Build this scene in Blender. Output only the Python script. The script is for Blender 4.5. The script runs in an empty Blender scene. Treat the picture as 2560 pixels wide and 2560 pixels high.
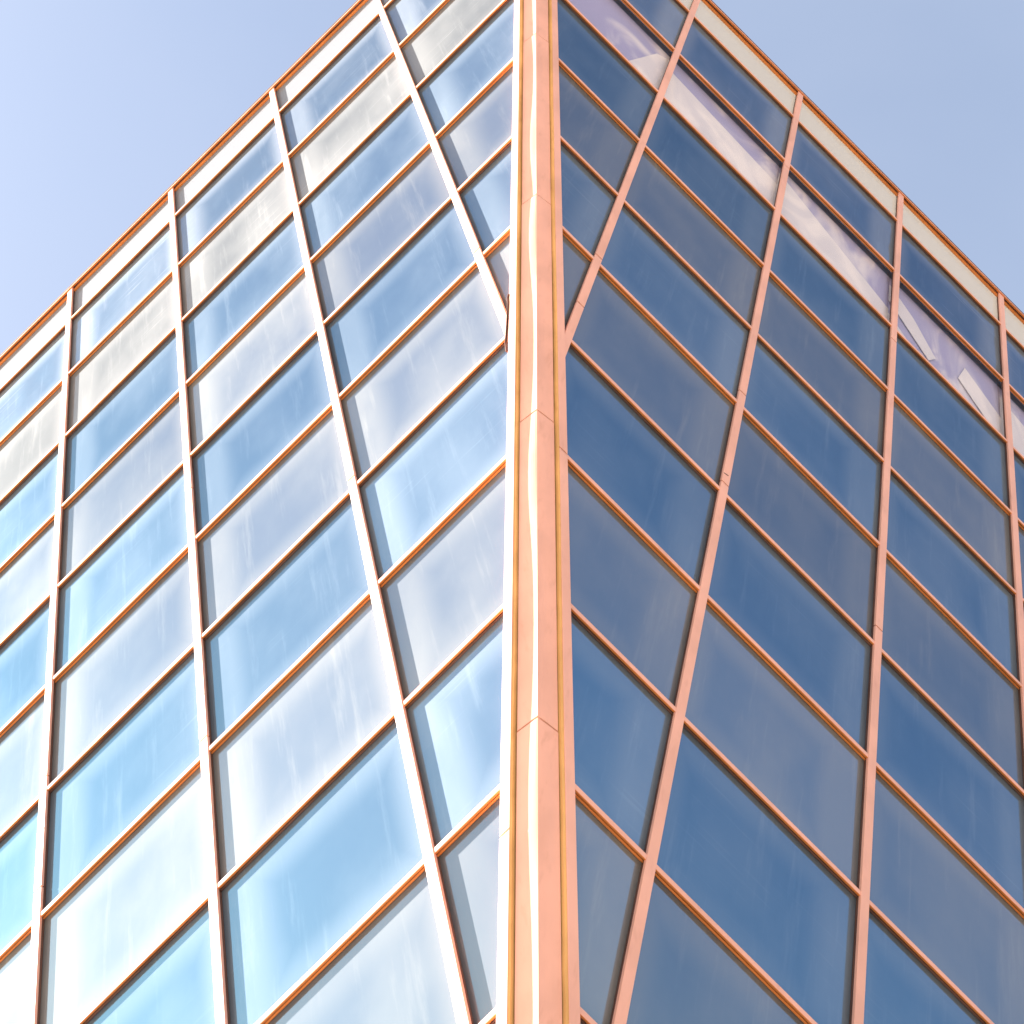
import bpy, math, random
from mathutils import Vector, Matrix
random.seed(7)
sc = bpy.context.scene
COL = sc.collection

# ---------------------------------------------------------------- camera
K = 0.45                                    # outward lean of the walls per metre of height
CAM = Vector((-0.0657, -1.3248, -18.0785))
YAW, PITCH, ROLL = -0.0466, 1.5496, 0.0492
FPX, PX, PY = 3216.37, 44.53, 1794.05       # focal length and shift in pixels of a 2560 frame
fwd = Vector((math.sin(YAW)*math.cos(PITCH), math.cos(YAW)*math.cos(PITCH), math.sin(PITCH)))
rt = Vector((math.cos(YAW), -math.sin(YAW), 0)); up = rt.cross(fwd)
r2 = rt*math.cos(ROLL) + up*math.sin(ROLL); u2 = -rt*math.sin(ROLL) + up*math.cos(ROLL)
cd = bpy.data.cameras.new('camera'); cam = bpy.data.objects.new('camera', cd); COL.objects.link(cam)
cam.matrix_world = Matrix(((r2.x, u2.x, -fwd.x, CAM.x), (r2.y, u2.y, -fwd.y, CAM.y), (r2.z, u2.z, -fwd.z, CAM.z), (0, 0, 0, 1)))
cd.sensor_width = 36; cd.lens = FPX/2560*36; cd.shift_x = -PX/2560; cd.shift_y = -PY/2560
cd.clip_start = 0.1; cd.clip_end = 8000
sc.camera = cam
def project(p):
    d = p - CAM; z = d.dot(fwd)
    return 1280 + PX + FPX*d.dot(r2)/z, 1280 - PY - FPX*d.dot(u2)/z

# ---------------------------------------------------------------- sky, sun, exposure
SUN = Vector((-0.907, 0.193, 0.375)).normalized()
EL, AZ = math.asin(SUN.z), math.atan2(SUN.x, SUN.y)
w = bpy.data.worlds.new('World'); sc.world = w; w.use_nodes = True
nt = w.node_tree; bg = nt.nodes['Background']
sky = nt.nodes.new('ShaderNodeTexSky'); sky.sky_type = 'NISHITA'; sky.sun_disc = False
sky.sun_elevation = EL; sky.sun_rotation = AZ % (2*math.pi)
sky.air_density = 1.0; sky.dust_density = 3.2; sky.ozone_density = 1.0; sky.altitude = 300
hz = nt.nodes.new('ShaderNodeMix'); hz.data_type = 'RGBA'; hz.inputs[0].default_value = .42     # thin high haze over the whole sky
nt.links.new(sky.outputs[0], hz.inputs[6]); hz.inputs[7].default_value = (1.74, 1.98, 2.52, 1)
tcw = nt.nodes.new('ShaderNodeTexCoord'); nzw = nt.nodes.new('ShaderNodeTexNoise')
nzw.inputs['Scale'].default_value = 2.2; nzw.inputs['Detail'].default_value = 5; nzw.inputs['Distortion'].default_value = .6
nt.links.new(tcw.outputs['Generated'], nzw.inputs['Vector'])
mrw = nt.nodes.new('ShaderNodeMapRange'); nt.links.new(nzw.outputs[0], mrw.inputs[0])
for i_, v_ in enumerate((.3, .7, .38, .56)): mrw.inputs[i_+1].default_value = v_
nt.links.new(mrw.outputs[0], hz.inputs[0])
nt.links.new(hz.outputs[2], bg.inputs[0]); bg.inputs[1].default_value = 0.05
sl = bpy.data.lights.new('sun', 'SUN'); so = bpy.data.objects.new('sun', sl); COL.objects.link(so)
sl.energy = 5.0; sl.angle = math.radians(0.5); sl.color = (1, .96, .89)
so.rotation_euler = SUN.to_track_quat('Z', 'Y').to_euler(); so.location = (-60, 13, 25)
vs = sc.view_settings
sc.display_settings.display_device = 'sRGB'
vs.view_transform = 'Standard'; vs.look = 'None'; vs.gamma = 1; vs.exposure = 2.9
sc.cycles.max_bounces = 8; sc.cycles.use_denoising = True

# ---------------------------------------------------------------- materials
def newmat(name):
    m = bpy.data.materials.new(name); m.use_nodes = True
    n = m.node_tree; n.nodes.clear()
    return m, n.nodes, n.links, n.nodes.new('ShaderNodeOutputMaterial')
def nd(ns, t, **kw):
    x = ns.new(t)
    for k, v in kw.items(): setattr(x, k, v)
    return x
def math_(ns, ls, op, a, b=None, clamp=False):
    x = nd(ns, 'ShaderNodeMath', operation=op, use_clamp=clamp)
    for i, v in enumerate((a, b)):
        if v is None: continue
        if isinstance(v, (int, float)): x.inputs[i].default_value = v
        else: ls.new(v, x.inputs[i])
    return x.outputs[0]
def ramp(ns, ls, val, lo, hi, a=0.0, b=1.0, smooth=True):
    x = nd(ns, 'ShaderNodeMapRange'); x.interpolation_type = 'SMOOTHSTEP' if smooth else 'LINEAR'
    ls.new(val, x.inputs[0]); x.inputs[1].default_value = lo; x.inputs[2].default_value = hi
    x.inputs[3].default_value = a; x.inputs[4].default_value = b
    return x.outputs[0]

def metal_paint(name, col, rough=.45, spec=.3, var=.08, coat=0.0, stain=0.0):
    m, ns, ls, out = newmat(name)
    b = nd(ns, 'ShaderNodeBsdfPrincipled'); b.inputs['Roughness'].default_value = rough
    b.inputs['Specular IOR Level'].default_value = spec
    tc = nd(ns, 'ShaderNodeTexCoord')
    n1 = nd(ns, 'ShaderNodeTexNoise'); n1.inputs['Scale'].default_value = 2.3; n1.inputs['Detail'].default_value = 6
    ls.new(tc.outputs['Object'], n1.inputs['Vector'])
    mx = nd(ns, 'ShaderNodeMix', data_type='RGBA')
    mx.inputs[6].default_value = tuple(c*(1-var) for c in col) + (1,)
    mx.inputs[7].default_value = tuple(min(.95, c*(1+var)) for c in col) + (1,)
    ls.new(ramp(ns, ls, n1.outputs[0], .3, .7), mx.inputs[0])
    src = mx.outputs[2]
    if stain:
        mp = nd(ns, 'ShaderNodeMapping'); mp.inputs['Scale'].default_value = (14, 14, 1.2)
        ls.new(tc.outputs['Object'], mp.inputs['Vector'])
        n2 = nd(ns, 'ShaderNodeTexNoise'); n2.inputs['Scale'].default_value = 1.0; n2.inputs['Detail'].default_value = 5
        ls.new(mp.outputs[0], n2.inputs['Vector'])
        m2 = nd(ns, 'ShaderNodeMix', data_type='RGBA')
        ls.new(ramp(ns, ls, n2.outputs[0], .55, .8, 0, stain), m2.inputs[0])
        ls.new(src, m2.inputs[6]); m2.inputs[7].default_value = (col[0]*.6, col[1]*.5, col[2]*.42, 1)
        src = m2.outputs[2]
    ls.new(src, b.inputs['Base Color'])
    ls.new(b.outputs[0], out.inputs[0])
    return m

def glass(name, tint, body, dust_halo_amt, dust_halo_col=(.84, .81, .73), streak=0.0, mottled=0.0, rough=.03, edge=1.0):
    """coated facade glass: tinted mirror reflection over an opaque body, under a film of dust with a pale halo painted along the pane edges"""
    m, ns, ls, out = newmat(name)
    uv = nd(ns, 'ShaderNodeUVMap'); uv.uv_map = 'UVMap'
    sx = nd(ns, 'ShaderNodeSeparateXYZ'); ls.new(uv.outputs[0], sx.inputs[0])
    oi = nd(ns, 'ShaderNodeObjectInfo')
    tc = nd(ns, 'ShaderNodeTexCoord')
    nz = nd(ns, 'ShaderNodeTexNoise'); nz.inputs['Scale'].default_value = .9; nz.inputs['Detail'].default_value = 5
    ls.new(tc.outputs['Object'], nz.inputs['Vector'])
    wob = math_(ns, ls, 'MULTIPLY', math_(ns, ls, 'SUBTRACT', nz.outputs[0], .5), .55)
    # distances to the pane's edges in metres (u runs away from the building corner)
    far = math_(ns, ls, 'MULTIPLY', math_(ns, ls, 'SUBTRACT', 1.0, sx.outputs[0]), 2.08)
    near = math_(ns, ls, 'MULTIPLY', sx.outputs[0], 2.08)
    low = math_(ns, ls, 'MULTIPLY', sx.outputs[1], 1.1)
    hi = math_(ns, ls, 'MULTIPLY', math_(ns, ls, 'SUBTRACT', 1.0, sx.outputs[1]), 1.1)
    halo_eds = [ramp(ns, ls, math_(ns, ls, 'ADD', far, wob), .30, .62, 1, 0),
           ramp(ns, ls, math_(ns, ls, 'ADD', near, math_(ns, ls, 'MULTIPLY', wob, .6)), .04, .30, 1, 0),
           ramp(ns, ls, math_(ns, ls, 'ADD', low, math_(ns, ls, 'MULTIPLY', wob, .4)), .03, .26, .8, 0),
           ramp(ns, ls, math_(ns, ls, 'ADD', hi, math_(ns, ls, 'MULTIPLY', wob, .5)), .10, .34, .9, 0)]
    e = halo_eds[0]
    for x in halo_eds[1:]: e = math_(ns, ls, 'MAXIMUM', e, x)
    base = math_(ns, ls, 'MULTIPLY', ramp(ns, ls, nz.outputs[0], .3, .75, .55, 1.0), dust_halo_amt)
    d = math_(ns, ls, 'ADD', base, math_(ns, ls, 'MULTIPLY', e, dust_halo_amt*.9*edge))  # white glow beside the frames, painted in with the dust colour
    if streak:
        mp = nd(ns, 'ShaderNodeMapping'); mp.inputs['Scale'].default_value = (1.3, 22, 1)
        ls.new(uv.outputs[0], mp.inputs['Vector'])
        n2 = nd(ns, 'ShaderNodeTexNoise'); n2.inputs['Scale'].default_value = 1.6; n2.inputs['Detail'].default_value = 3
        add = nd(ns, 'ShaderNodeVectorMath', operation='ADD'); ls.new(mp.outputs[0], add.inputs[0])
        cx = nd(ns, 'ShaderNodeCombineXYZ'); ls.new(math_(ns, ls, 'MULTIPLY', oi.outputs['Random'], 50), cx.inputs[2])
        ls.new(cx.outputs[0], add.inputs[1]); ls.new(add.outputs[0], n2.inputs['Vector'])
        d = math_(ns, ls, 'ADD', d, math_(ns, ls, 'MULTIPLY', ramp(ns, ls, n2.outputs[0], .58, .80, 0, streak), ramp(ns, ls, nz.outputs[0], .42, .62)))
    # run marks down the slope, each pane with its own
    mp = nd(ns, 'ShaderNodeMapping'); mp.inputs['Scale'].default_value = (16, 1.1, 1); ls.new(uv.outputs[0], mp.inputs['Vector'])
    ad2 = nd(ns, 'ShaderNodeVectorMath', operation='ADD'); ls.new(mp.outputs[0], ad2.inputs[0])
    cx2 = nd(ns, 'ShaderNodeCombineXYZ'); ls.new(math_(ns, ls, 'MULTIPLY', oi.outputs['Random'], 37), cx2.inputs[2]); ls.new(cx2.outputs[0], ad2.inputs[1])
    n4 = nd(ns, 'ShaderNodeTexNoise'); n4.inputs['Scale'].default_value = 1.0; n4.inputs['Detail'].default_value = 6; n4.inputs['Roughness'].default_value = .65
    ls.new(ad2.outputs[0], n4.inputs['Vector'])
    d = math_(ns, ls, 'ADD', d, ramp(ns, ls, n4.outputs[0], .52, .80, 0, dust_halo_amt*.35))
    d = math_(ns, ls, 'MULTIPLY', d, math_(ns, ls, 'ADD', math_(ns, ls, 'MULTIPLY', oi.outputs['Random'], .36), .82))
    # slight pillowing of each pane
    bp = nd(ns, 'ShaderNodeBump'); bp.inputs['Strength'].default_value = .25; bp.inputs['Distance'].default_value = .02
    n3 = nd(ns, 'ShaderNodeTexNoise'); n3.inputs['Scale'].default_value = .7 if not mottled else 2.6; n3.inputs['Detail'].default_value = 1.5
    ls.new(tc.outputs['Object'], n3.inputs['Vector']); ls.new(n3.outputs[0], bp.inputs['Height'])
    if mottled: bp.inputs['Strength'].default_value = mottled
    g = nd(ns, 'ShaderNodeBsdfGlossy'); g.inputs['Roughness'].default_value = rough
    hs = nd(ns, 'ShaderNodeHueSaturation'); hs.inputs['Color'].default_value = tint + (1,)
    ls.new(math_(ns, ls, 'ADD', math_(ns, ls, 'MULTIPLY', oi.outputs['Random'], .14), .93), hs.inputs['Value'])
    wn = nd(ns, 'ShaderNodeTexWhiteNoise', noise_dimensions='1D'); ls.new(oi.outputs['Random'], wn.inputs['W'])       # each pane sits a little out of true
    vm = nd(ns, 'ShaderNodeVectorMath', operation='MULTIPLY_ADD'); ls.new(wn.outputs['Color'], vm.inputs[0])
    vm.inputs[1].default_value = (.03, .03, .03); vm.inputs[2].default_value = (-.015, -.015, -.015)
    va = nd(ns, 'ShaderNodeVectorMath', operation='ADD'); ls.new(bp.outputs[0], va.inputs[0]); ls.new(vm.outputs[0], va.inputs[1])
    vn = nd(ns, 'ShaderNodeVectorMath', operation='NORMALIZE'); ls.new(va.outputs[0], vn.inputs[0])
    ls.new(hs.outputs[0], g.inputs['Color']); ls.new(vn.outputs[0], g.inputs['Normal'])
    df = nd(ns, 'ShaderNodeBsdfDiffuse'); df.inputs['Color'].default_value = body + (1,)
    ad = nd(ns, 'ShaderNodeAddShader'); ls.new(g.outputs[0], ad.inputs[0]); ls.new(df.outputs[0], ad.inputs[1])
    du = nd(ns, 'ShaderNodeBsdfDiffuse'); du.inputs['Color'].default_value = dust_halo_col + (1,)
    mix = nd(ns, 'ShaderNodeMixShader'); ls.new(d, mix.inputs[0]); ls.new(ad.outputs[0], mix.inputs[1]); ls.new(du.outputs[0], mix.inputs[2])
    ls.new(mix.outputs[0], out.inputs[0])
    return m

PINK = metal_paint('pink_paint', (.80, .43, .325), .45, .3, .08, stain=.25)
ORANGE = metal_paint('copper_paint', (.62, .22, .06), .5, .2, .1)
BRONZE = metal_paint('dark_bronze', (.13, .07, .055), .6, .15, .2)
SEAL = metal_paint('ochre_sealant', (.70, .40, .155), .75, .1, .14, stain=.35)
CORE = metal_paint('core_grey', (.12, .12, .13), .9, .1, .1)
REFL = metal_paint('cream_reflection', (.84, .80, .74), .9, .05, .05)
LILAC = metal_paint('lilac_reflection', (.40, .39, .58), .9, .05, .08)
def patchy(name, c0, c1):
    m, ns, ls, out = newmat(name)
    b = nd(ns, 'ShaderNodeBsdfDiffuse'); uv = nd(ns, 'ShaderNodeUVMap'); uv.uv_map = 'UVMap'
    mp = nd(ns, 'ShaderNodeMapping'); mp.inputs['Scale'].default_value = (1.2, 2.2, 1); mp.inputs['Rotation'].default_value = (0, 0, .5)
    tc = nd(ns, 'ShaderNodeTexCoord'); n1 = nd(ns, 'ShaderNodeTexNoise'); n1.inputs['Scale'].default_value = 1.1; n1.inputs['Detail'].default_value = 3; n1.inputs['Distortion'].default_value = 1.2
    ls.new(tc.outputs['Object'], n1.inputs['Vector'])
    mx = nd(ns, 'ShaderNodeMix', data_type='RGBA'); mx.inputs[6].default_value = c0+(1,); mx.inputs[7].default_value = c1+(1,)
    ls.new(ramp(ns, ls, n1.outputs[0], .42, .66), mx.inputs[0]); ls.new(mx.outputs[2], b.inputs[0]); ls.new(b.outputs[0], out.inputs[0])
    return m
LILAC = patchy('lilac_reflection', (.40, .39, .55), (.74, .71, .70))  # backing with soft patches of reflected light mixed into its colour
REFL = patchy('cream_reflection', (.72, .70, .68), (.88, .84, .77))  # pale reflections in the upper glass, put in as cream colour
VISION = glass('blue_vision_glass', (.034, .104, .180), (0, .010, .034), .118, dust_halo_col=(.70, .79, .84), streak=.03, edge=.6)
SPAND = glass('grey_spandrel_glass', (.066, .116, .172), (0, .014, .05), .130, dust_halo_col=(.88, .82, .64), edge=.45)
MOTTLE = glass('rippled_vision_glass', (.05, .115, .20), (0, .012, .03), .12, dust_halo_col=(.76, .80, .84), streak=.10, mottled=.8)
STREAKY = glass('streaky_spandrel_glass', (.09, .11, .13), (.01, .015, .02), .19, dust_halo_col=(.82, .81, .79), streak=.07, edge=.35)
# frosted parapet glass: light comes through it
m, ns, ls, out = newmat('frosted_parapet_glass')
d_ = nd(ns, 'ShaderNodeBsdfDiffuse'); d_.inputs[0].default_value = (.25, .26, .28, 1)
t_ = nd(ns, 'ShaderNodeBsdfTranslucent'); t_.inputs[0].default_value = (.55, .51, .46, 1)
mm = nd(ns, 'ShaderNodeMixShader'); mm.inputs[0].default_value = .35
ls.new(d_.outputs[0], mm.inputs[1]); ls.new(t_.outputs[0], mm.inputs[2])
g_ = nd(ns, 'ShaderNodeBsdfGlossy'); g_.inputs['Color'].default_value = (.05, .06, .07, 1); g_.inputs['Roughness'].default_value = .1
aa = nd(ns, 'ShaderNodeAddShader'); ls.new(mm.outputs[0], aa.inputs[0]); ls.new(g_.outputs[0], aa.inputs[1]); ls.new(aa.outputs[0], out.inputs[0])
FROST = m
# clear window glass of the upper storey
m, ns, ls, out = newmat('clear_window_glass')
tr = nd(ns, 'ShaderNodeBsdfTransparent'); tr.inputs[0].default_value = (.95, .94, .95, 1)
g_ = nd(ns, 'ShaderNodeBsdfGlossy'); g_.inputs['Color'].default_value = (.03, .035, .04, 1); g_.inputs['Roughness'].default_value = .02
aa = nd(ns, 'ShaderNodeAddShader'); ls.new(tr.outputs[0], aa.inputs[0]); ls.new(g_.outputs[0], aa.inputs[1]); ls.new(aa.outputs[0], out.inputs[0])
CLEAR = m
# pale plaza
m, ns, ls, out = newmat('plaza_paving')
b = nd(ns, 'ShaderNodeBsdfPrincipled'); b.inputs['Roughness'].default_value = .85
tc = nd(ns, 'ShaderNodeTexCoord'); br = nd(ns, 'ShaderNodeTexBrick'); br.inputs['Scale'].default_value = .6
br.inputs['Color1'].default_value = (.29, .23, .18, 1); br.inputs['Color2'].default_value = (.265, .21, .168, 1); br.inputs['Mortar'].default_value = (.2, .17, .15, 1)
br.inputs['Mortar Size'].default_value = .008
ls.new(tc.outputs['Object'], br.inputs['Vector']); ls.new(br.outputs[0], b.inputs['Base Color']); ls.new(b.outputs[0], out.inputs[0])
PLAZA = m
GRAVEL = metal_paint('roof_gravel', (.50, .44, .38), .95, .05, .15)

# ---------------------------------------------------------------- wall frames
Q = math.sqrt(.5)
DIR = {'L': Vector((-Q, Q, 0)), 'R': Vector((Q, Q, 0))}
NH = {'L': Vector((-Q, -Q, 0)), 'R': Vector((Q, -Q, 0))}
NRM = {f: (NH[f] - Vector((0, 0, K))).normalized() for f in 'LR'}
SL = math.sqrt(1 + K*K)                    # metres along the wall per metre of height
W = 40.0                                    # wall length at the roof line
E0 = 0.345                                  # wall length covered by the corner trim (glass ends there)
Z = [.6111, 0, -.9958, -1.9903, -2.9942, -3.9897, -4.9943, -6.0175, -7.0115, -8.0222, -9.0302] + [-9.0302-1.004*i for i in range(1, 11)]
S = 2.0859; U1 = {'L': 3.0229, 'R': 3.0758}
MUL = {f: [U1[f] + S*(j-1) for j in range(-3, 19)] for f in 'LR'}     # index 4 is the first one that meets the corner in the picture
GROUND = CAM.z - 1.62
def P(f, u, z, off=0.0):
    return DIR[f]*u + NH[f]*(K*z) + Vector((0, 0, z)) + NRM[f]*off
def clip(poly, e=E0):
    """keep the part of a (u, z) polygon that lies between the two corner trims"""
    for sgn in (1, -1):
        fn = (lambda p: p[0] + K*p[1] - e) if sgn == 1 else (lambda p: W + K*p[1] - e - p[0])
        o = []
        for i, a in enumerate(poly):
            b_ = poly[(i+1) % len(poly)]; fa, fb = fn(a), fn(b_)
            if fa >= 0: o.append(a)
            if fa*fb < 0:
                t = fa/(fa-fb); o.append((a[0]+(b_[0]-a[0])*t, a[1]+(b_[1]-a[1])*t))
        poly = o
        if len(poly) < 3: return []
    return poly
def in_frame(f, poly, m=0):
    if not poly: return False
    pts = []
    for i, a in enumerate(poly):
        b_ = poly[(i+1) % len(poly)]
        for k in range(6): pts.append(project(P(f, a[0]+(b_[0]-a[0])*k/6, a[1]+(b_[1]-a[1])*k/6)))
    return any(-m <= x <= 2560+m and -m <= y <= 2560+m for x, y in pts)

class MB:
    """collects faces of one mesh object"""
    def __init__(s): s.v, s.f, s.m, s.uv = [], [], [], []
    def face(s, pts, mat=0, uv=None):
        i = len(s.v); s.v += [tuple(p) for p in pts]; s.f.append(tuple(range(i, i+len(pts)))); s.m.append(mat)
        s.uv += list(uv) if uv else [(0, 0)]*len(pts)
    def solid(s, f, poly, o0, o1, mat=0, side=None, uvf=None):
        """a (u, z) polygon thickened between two offsets along the wall normal"""
        n = len(poly)
        if n < 3: return
        side = side or (lambda a, b: mat)
        uv = [uvf(p) for p in poly] if uvf else None
        top = [P(f, u, z, o1) for u, z in poly]; bot = [P(f, u, z, o0) for u, z in poly]
        s.face(top, mat, uv); s.face(bot[::-1], mat, uv[::-1] if uv else None)
        for i in range(n):
            j = (i+1) % n
            s.face([bot[i], bot[j], top[j], top[i]], side(poly[i], poly[j]), [uv[i], uv[j], uv[j], uv[i]] if uv else None)
    def build(s, name, mats, parent=None, bevel=0.0):
        me = bpy.data.meshes.new(name)
        # weld
        key, idx, vv = {}, [], []
        for p in s.v:
            k = tuple(round(c, 5) for c in p)
            if k not in key: key[k] = len(vv); vv.append(p)
            idx.append(key[k])
        fs, mt, uvs, c = [], [], [], 0
        for fc, mi in zip(s.f, s.m):
            g = [idx[i] for i in fc]
            if len(set(g)) == len(g): fs.append(g); mt.append(mi); uvs += [s.uv[i] for i in fc]
        me.from_pydata(vv, [], fs)
        me.polygons.foreach_set('material_index', mt)
        l = me.uv_layers.new(name='UVMap')
        for i, t in enumerate(uvs): l.data[i].uv = t
        for m_ in mats: me.materials.append(m_)
        import bmesh
        bm = bmesh.new(); bm.from_mesh(me); bmesh.ops.recalc_face_normals(bm, faces=bm.faces); bm.to_mesh(me); bm.free()
        o = bpy.data.objects.new(name, me); COL.objects.link(o)
        if parent: o.parent = parent
        if bevel:
            b_ = o.modifiers.new('bevel', 'BEVEL'); b_.width = bevel; b_.segments = 2; b_.limit_method = 'ANGLE'; b_.angle_limit = .6
        return o

# ---------------------------------------------------------------- ground
gm = MB(); R_ = 3000
gm.face([(-R_, -R_, GROUND), (R_, -R_, GROUND), (R_, R_, GROUND), (-R_, R_, GROUND)])
g = gm.build('ground', [PLAZA]); g['kind'] = 'structure'

# ---------------------------------------------------------------- the building
root = bpy.data.objects.new('office_building', None); COL.objects.link(root)
root['label'] = 'glass office building with outward leaning walls, pink metal frames and blue panes'
root['category'] = 'building'

def corner_pt(z): return Vector((0, -math.sqrt(2)*K*z, z))
def frustum(z0, z1, ins):
    """plan square between two heights, set in from the wall planes"""
    def ring(z):
        c = Vector((0, -math.sqrt(2)*K*z + ins*math.sqrt(2)/ 1.0, z)); wd = W + 2*K*z - 2*ins
        return [c, c + DIR['R']*wd, c + DIR['R']*wd + DIR['L']*wd, c + DIR['L']*wd]
    return ring(z0), ring(z1)
body = MB(); a, b_ = frustum(-.06, GROUND, .32)
body.face(a, 1); body.face(b_[::-1], 0)
for i in range(4):
    j = (i+1) % 4; body.face([b_[i], b_[j], a[j], a[i]], 0)
body.build('core', [CORE, GRAVEL], root)

hidden = {'pane': MB(), 'frame': MB()}
for f in 'LR':
    mul = MUL[f]
    for i in range(len(Z)-1):
        zt, zb = Z[i], Z[i+1]
        for b in range(len(mul)-1):
            ua, ub = mul[b], mul[b+1]
            poly = clip([(ua+.004, zb+.004), (ub-.004, zb+.004), (ub-.004, zt-.004), (ua+.004, zt-.004)], E0-.12)
            if not poly: continue
            if f == 'R': poly = poly[::-1]
            uvf = lambda p: ((p[0]-ua)/(ub-ua), (p[1]-zb)/(zt-zb))
            if i == 0: name, mat = 'parapet_panel', FROST
            elif i == 1: name, mat = 'window_pane', MOTTLE
            elif i == 2: name, mat = ('window_pane', CLEAR) if f == 'R' else ('spandrel_panel', STREAKY)
            elif i % 2: name, mat = 'window_pane', VISION
            else: name, mat = 'spandrel_panel', SPAND
            vis = in_frame(f, poly)
            if vis:
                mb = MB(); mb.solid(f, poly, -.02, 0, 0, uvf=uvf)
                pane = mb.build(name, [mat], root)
            else:
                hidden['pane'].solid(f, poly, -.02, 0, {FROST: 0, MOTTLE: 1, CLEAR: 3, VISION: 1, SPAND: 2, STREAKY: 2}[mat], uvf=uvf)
            if i == 2 and f == 'R':                     # reflected light in this row, added as pale panels on a toned backing
                if b == 4:
                    shapes = [[(.0, .10), (1, .10), (1, .62), (.0, .74)]]
                elif b == 5:
                    shapes = [[(.0, .12), (1, .10), (1, .40), (.0, .86)]]
                elif b == 6:
                    shapes = [[(0, .56), (.36, .22), (.42, .36), (.22, .66), (0, .84)], [(0, .12), (.34, .05), (0, .34)],
                              [(.62, .42), (1, .08), (1, .46), (.68, .70)]]
                elif b == 3:
                    shapes = [[(.72, .10), (1, .12), (1, .9), (.90, .8)]]
                else:
                    shapes = [[(0, .10), (.6, .05), (.5, .6), (0, .8)]]
                for sh in shapes:
                    bl = MB()
                    pl = clip([(ua+(ub-ua)*x, zb+(zt-zb)*y) for x, y in sh], E0-.1)
                    bl.solid(f, pl, -.072, -.064)
                    if bl.f and vis: bl.build('reflection_patch', [REFL], pane)
                lin = MB(); lin.solid(f, poly, -.12, -.085)
                if vis: lin.build('reflection_backing', [LILAC], pane)
                else: hidden['pane'].solid(f, poly, -.12, -.085, 4)

    # transoms: pink nosing, copper underside, dark bronze stem
    t = 1/SL
    for i, z in enumerate(Z[:-1]):
        top = i == 0
        h = .038 if not top else .022
        D = .057 if not top else .08
        zc = z + (.0 if not top else -.0)
        def strip(t0, t1): return clip([(-3, zc+t0*t), (W+3, zc+t0*t), (W+3, zc+t1*t), (-3, zc+t1*t)], E0-.03)
        mb = MB()
        face_pts = strip(-h/2, h/2)
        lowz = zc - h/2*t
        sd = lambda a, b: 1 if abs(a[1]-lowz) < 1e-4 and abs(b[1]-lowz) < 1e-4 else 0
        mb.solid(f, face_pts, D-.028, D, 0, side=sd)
        mb.solid(f, strip(-h/2+.012, h/2-.008), .001, D-.028, 2)              # dark recess
        mb.solid(f, strip(-h/2-.004, -h/2+.012), .001, .022, 3 if i % 2 == 0 else 2)                    # inner bead
        if top:
            mb.solid(f, strip(h/2, h/2+.012), -.05, D+.006, 2)
            mb.solid(f, strip(-h/2-.050, -h/2-.012), .001, .026, 3)
        if in_frame(f, face_pts): mb.build('roof_coping' if top else 'transom', [PINK if not top else PINK, ORANGE, BRONZE, ORANGE], root, bevel=.008 if not top else 0)
        else: mb.build('lower_transom', [PINK, ORANGE, BRONZE, ORANGE], root)

    # mullions
    splice = {('R', 4): [-4.93, -5.6], ('R', 5): [-4.85, -5.93, -1.1], ('R', 6): [-5.85, -2.2], ('R', 7): [-6.1],
              ('L', 4): [-4.9], ('L', 5): [-5.93, -2.4], ('L', 6): [-1.9, -6.9, -4.4], ('L', 7): [-5.9, -6.8]}
    for j, u in enumerate(mul):
        if u > W - .5: continue
        ztop, zbot = Z[0] + .02, Z[-1]
        mb = MB(); g_ = .005
        cuts = [ztop] + sorted(splice.get((f, j), []), reverse=True) + [zbot]
        any_vis = False
        for a_, c_ in zip(cuts[:-1], cuts[1:]):
            a2 = a_ - (g_ if a_ != ztop else 0); c2 = c_ + (g_ if c_ != zbot else 0)
            pl = clip([(u-.048, c2), (u+.048, c2), (u+.048, a2), (u-.048, a2)], E0-.04)
            mb.solid(f, pl, .034, .063, 0); any_vis |= in_frame(f, pl)
        for zs in {('L', 6): [-6.55], ('L', 7): [-6.35], ('R', 5): [-5.85], ('R', 7): [-8.4]}.get((f, j), []):      # open slits in the cap
            mb.solid(f, [(u-.045, zs), (u+.02, zs+.012), (u+.02, zs+.026), (u-.045, zs+.010)], .055, .0645, 1)
        mb.solid(f, clip([(u-.040, zbot), (u+.040, zbot), (u+.040, ztop-.03), (u-.040, ztop-.03)], E0-.04), .0015, .034, 1)
        if not mb.f: continue
        if any_vis: mb.build('mullion', [PINK, BRONZE], root, bevel=.004)
        else:
            for fc, mi in zip(mb.f, mb.m): hidden['frame'].face([mb.v[i] for i in fc], mi)
o = hidden['pane'].build('glazing', [FROST, VISION, SPAND, CLEAR, LILAC], root); o['kind'] = 'stuff'
o = hidden['frame'].build('framing', [PINK, BRONZE], root); o['kind'] = 'stuff'

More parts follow.
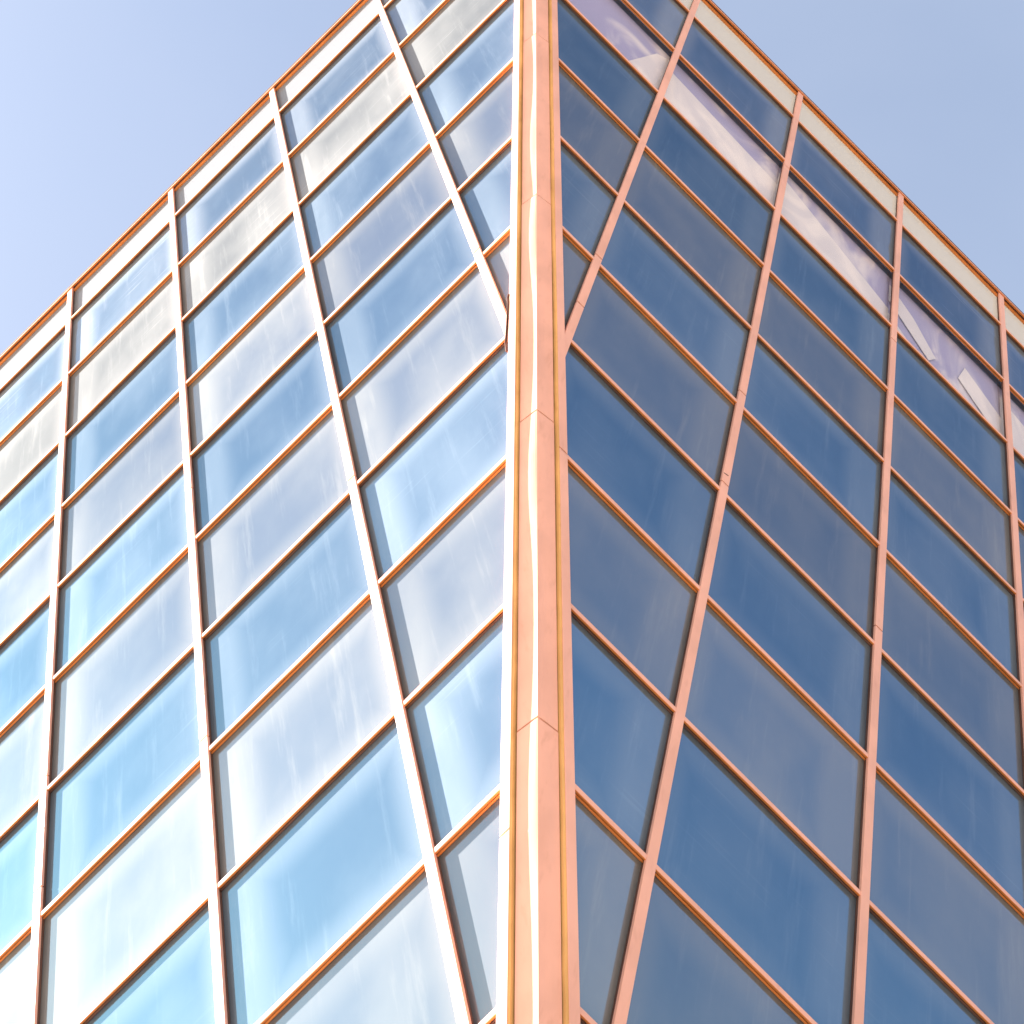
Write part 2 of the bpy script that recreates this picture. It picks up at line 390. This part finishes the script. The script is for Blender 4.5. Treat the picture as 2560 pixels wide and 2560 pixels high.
# corner trim: a flange on each wall, a sealant joint, and a folded cover between them
ZT, ZB = Z[0] + .03, GROUND
def edge_strip(e0, e1, z0=ZT, z1=ZB):        # (u, z) strip parallel to the corner edge
    return [(e0-K*z1, z1), (e1-K*z1, z1), (e1-K*z0, z0), (e0-K*z0, z0)]
for f in 'LR':
    mb = MB()
    cuts = [ZT, -7.02 if f == 'R' else -9.3, ZB]
    for a_, c_ in zip(cuts[:-1], cuts[1:]):
        mb.solid(f, edge_strip(.205, .305, a_-.004, c_+.004), .0, .080)
    mb.solid(f, edge_strip(.215, E0, ZT, ZB), -.02, .0022)
    mb.build('corner_flange', [PINK], root, bevel=.004)
    # sealant: an uneven bead filling the side of the recess
    mb = MB(); zz = ZT; N = 150; prev = None
    rr = random.Random(3 if f == 'L' else 5)
    ph = [rr.uniform(0, 6.28) for _ in range(4)]
    for k in range(N+1):
        z = ZT + (ZB-ZT)*k/N
        wv = .004*math.sin(z*1.3+ph[0]) + .003*math.sin(z*3.7+ph[1]) + .0025*rr.uniform(-1, 1)
        ou = .075 + .5*wv; iu = .186 + wv
        ring = [P(f, .2035-K*z, z, -.02), P(f, .2035-K*z, z, ou), P(f, iu-K*z, z, ou-.008), P(f, iu-.006-K*z, z, -.02)]
        if prev:
            for a_ in range(4):
                c_ = (a_+1) % 4; mb.face([prev[a_], prev[c_], ring[c_], ring[a_]])
        else: mb.face(ring[::-1])
        prev = ring
    mb.face(prev)
    mb.build('sealant_joint', [SEAL], root)

# a strip of gasket that has come loose beside the left flange, where a mullion runs into it
zz = [-5.68, -5.71, -5.76, -5.85, -5.98, -6.10, -6.18]; du_ = [.0, .012, .004, .010, .018, .030, .012]; wd = [.006, .010, .008, .007, .006, .006, .012]
mb = MB(); prev = None
for z, a_, w_ in zip(zz, du_, wd):
    ring = [P('L', E0-.035+a_-K*z, z, .060), P('L', E0-.035+a_+w_-K*z, z, .060), P('L', E0-.035+a_+w_-K*z, z, .0885), P('L', E0-.035+a_-K*z, z, .0885)]
    if prev:
        for q in range(4): mb.face([prev[q], prev[(q+1) % 4], ring[(q+1) % 4], ring[q]])
    else: mb.face(ring)
    prev = ring
mb.face(prev[::-1]); mb.build('loose_gasket', [BRONZE], root)

def zpix(y):                                   # height at which the corner crosses a picture row
    lo, hi = -18.0, 1.0
    for _ in range(60):
        md = (lo+hi)/2
        if md <= CAM.z+2 or project(corner_pt(md))[1] > y: lo = md
        else: hi = md
    return (lo+hi)/2
seams = [zpix(y) for y in (89, 492, 1033, 1802)]
step = (seams[0]-seams[3])/3
print('seams', seams, step)
cuts = [ZT] + [s for s in [seams[0]+step] if s < ZT-.2] + seams + [seams[3]-step, seams[3]-2*step, ZB]
cuts = [c for c in cuts if c >= ZB]
XE, YE, YA = .150, .0815, -.0325
cover = MB()
def cover_pt(x, z, bow):
    ax = abs(x); y = YA + (YE-YA)*ax/XE
    n = Vector((-1 if x < 0 else 1, -XE/(YE-YA), 0)).normalized() if ax > 1e-6 else Vector((0, -1, 0))
    return corner_pt(z) + Vector((x, y, 0)) + n*bow
xs = [-XE, -.11, -.075, -.05, -.03, -.015, 0, .015, .03, .05, .075, .11, XE]
for a_, c_ in zip(cuts[:-1], cuts[1:]):
    a2, c2 = a_-.006, c_+.006; n = 14; rows = []
    p1, p2 = random.uniform(0, 6.28), random.uniform(.7, 1.3)
    for k in range(n+1):
        t_ = k/n; z = a2 + (c2-a2)*t_
        row = []
        for x in xs:
            ax = abs(x)/XE
            bow = math.sin(math.pi*min(1, ax*1.15))*(.0055*p2*math.sin(2*math.pi*t_*1.1+p1) + .0020*math.sin(z*3.1+p1)) - .003*(t_-.5)
            row.append(cover_pt(x, z, bow*(1 if abs(x) > 1e-6 else 0)))
        rows.append(row)
    for k in range(n):
        for q in range(len(xs)-1):
            cover.face([rows[k][q], rows[k+1][q], rows[k+1][q+1], rows[k][q+1]])
    for row in (rows[0], rows[-1]):
        cover.face(row + [corner_pt(row[0].z - corner_pt(0).z)*0 + Vector((row[0].x*-1, row[0].y+.05, row[0].z)), Vector((row[0].x, row[0].y+.05, row[0].z))][::1])
cv = cover.build('corner_cover', [PINK], root)
back = MB()
pts = lambda z: [corner_pt(z) + Vector((x, y, 0)) for x, y in ((-XE-.03, YE+.06), (0, YA+.05), (XE+.03, YE+.06), (0, YE+.4))]
A_, B_ = pts(ZT-.02), pts(ZB)
for i in range(4): back.face([A_[i], B_[i], B_[(i+1) % 4], A_[(i+1) % 4]])
back.face(A_[::-1]); back.face(B_)
back.build('corner_backing', [BRONZE], root)
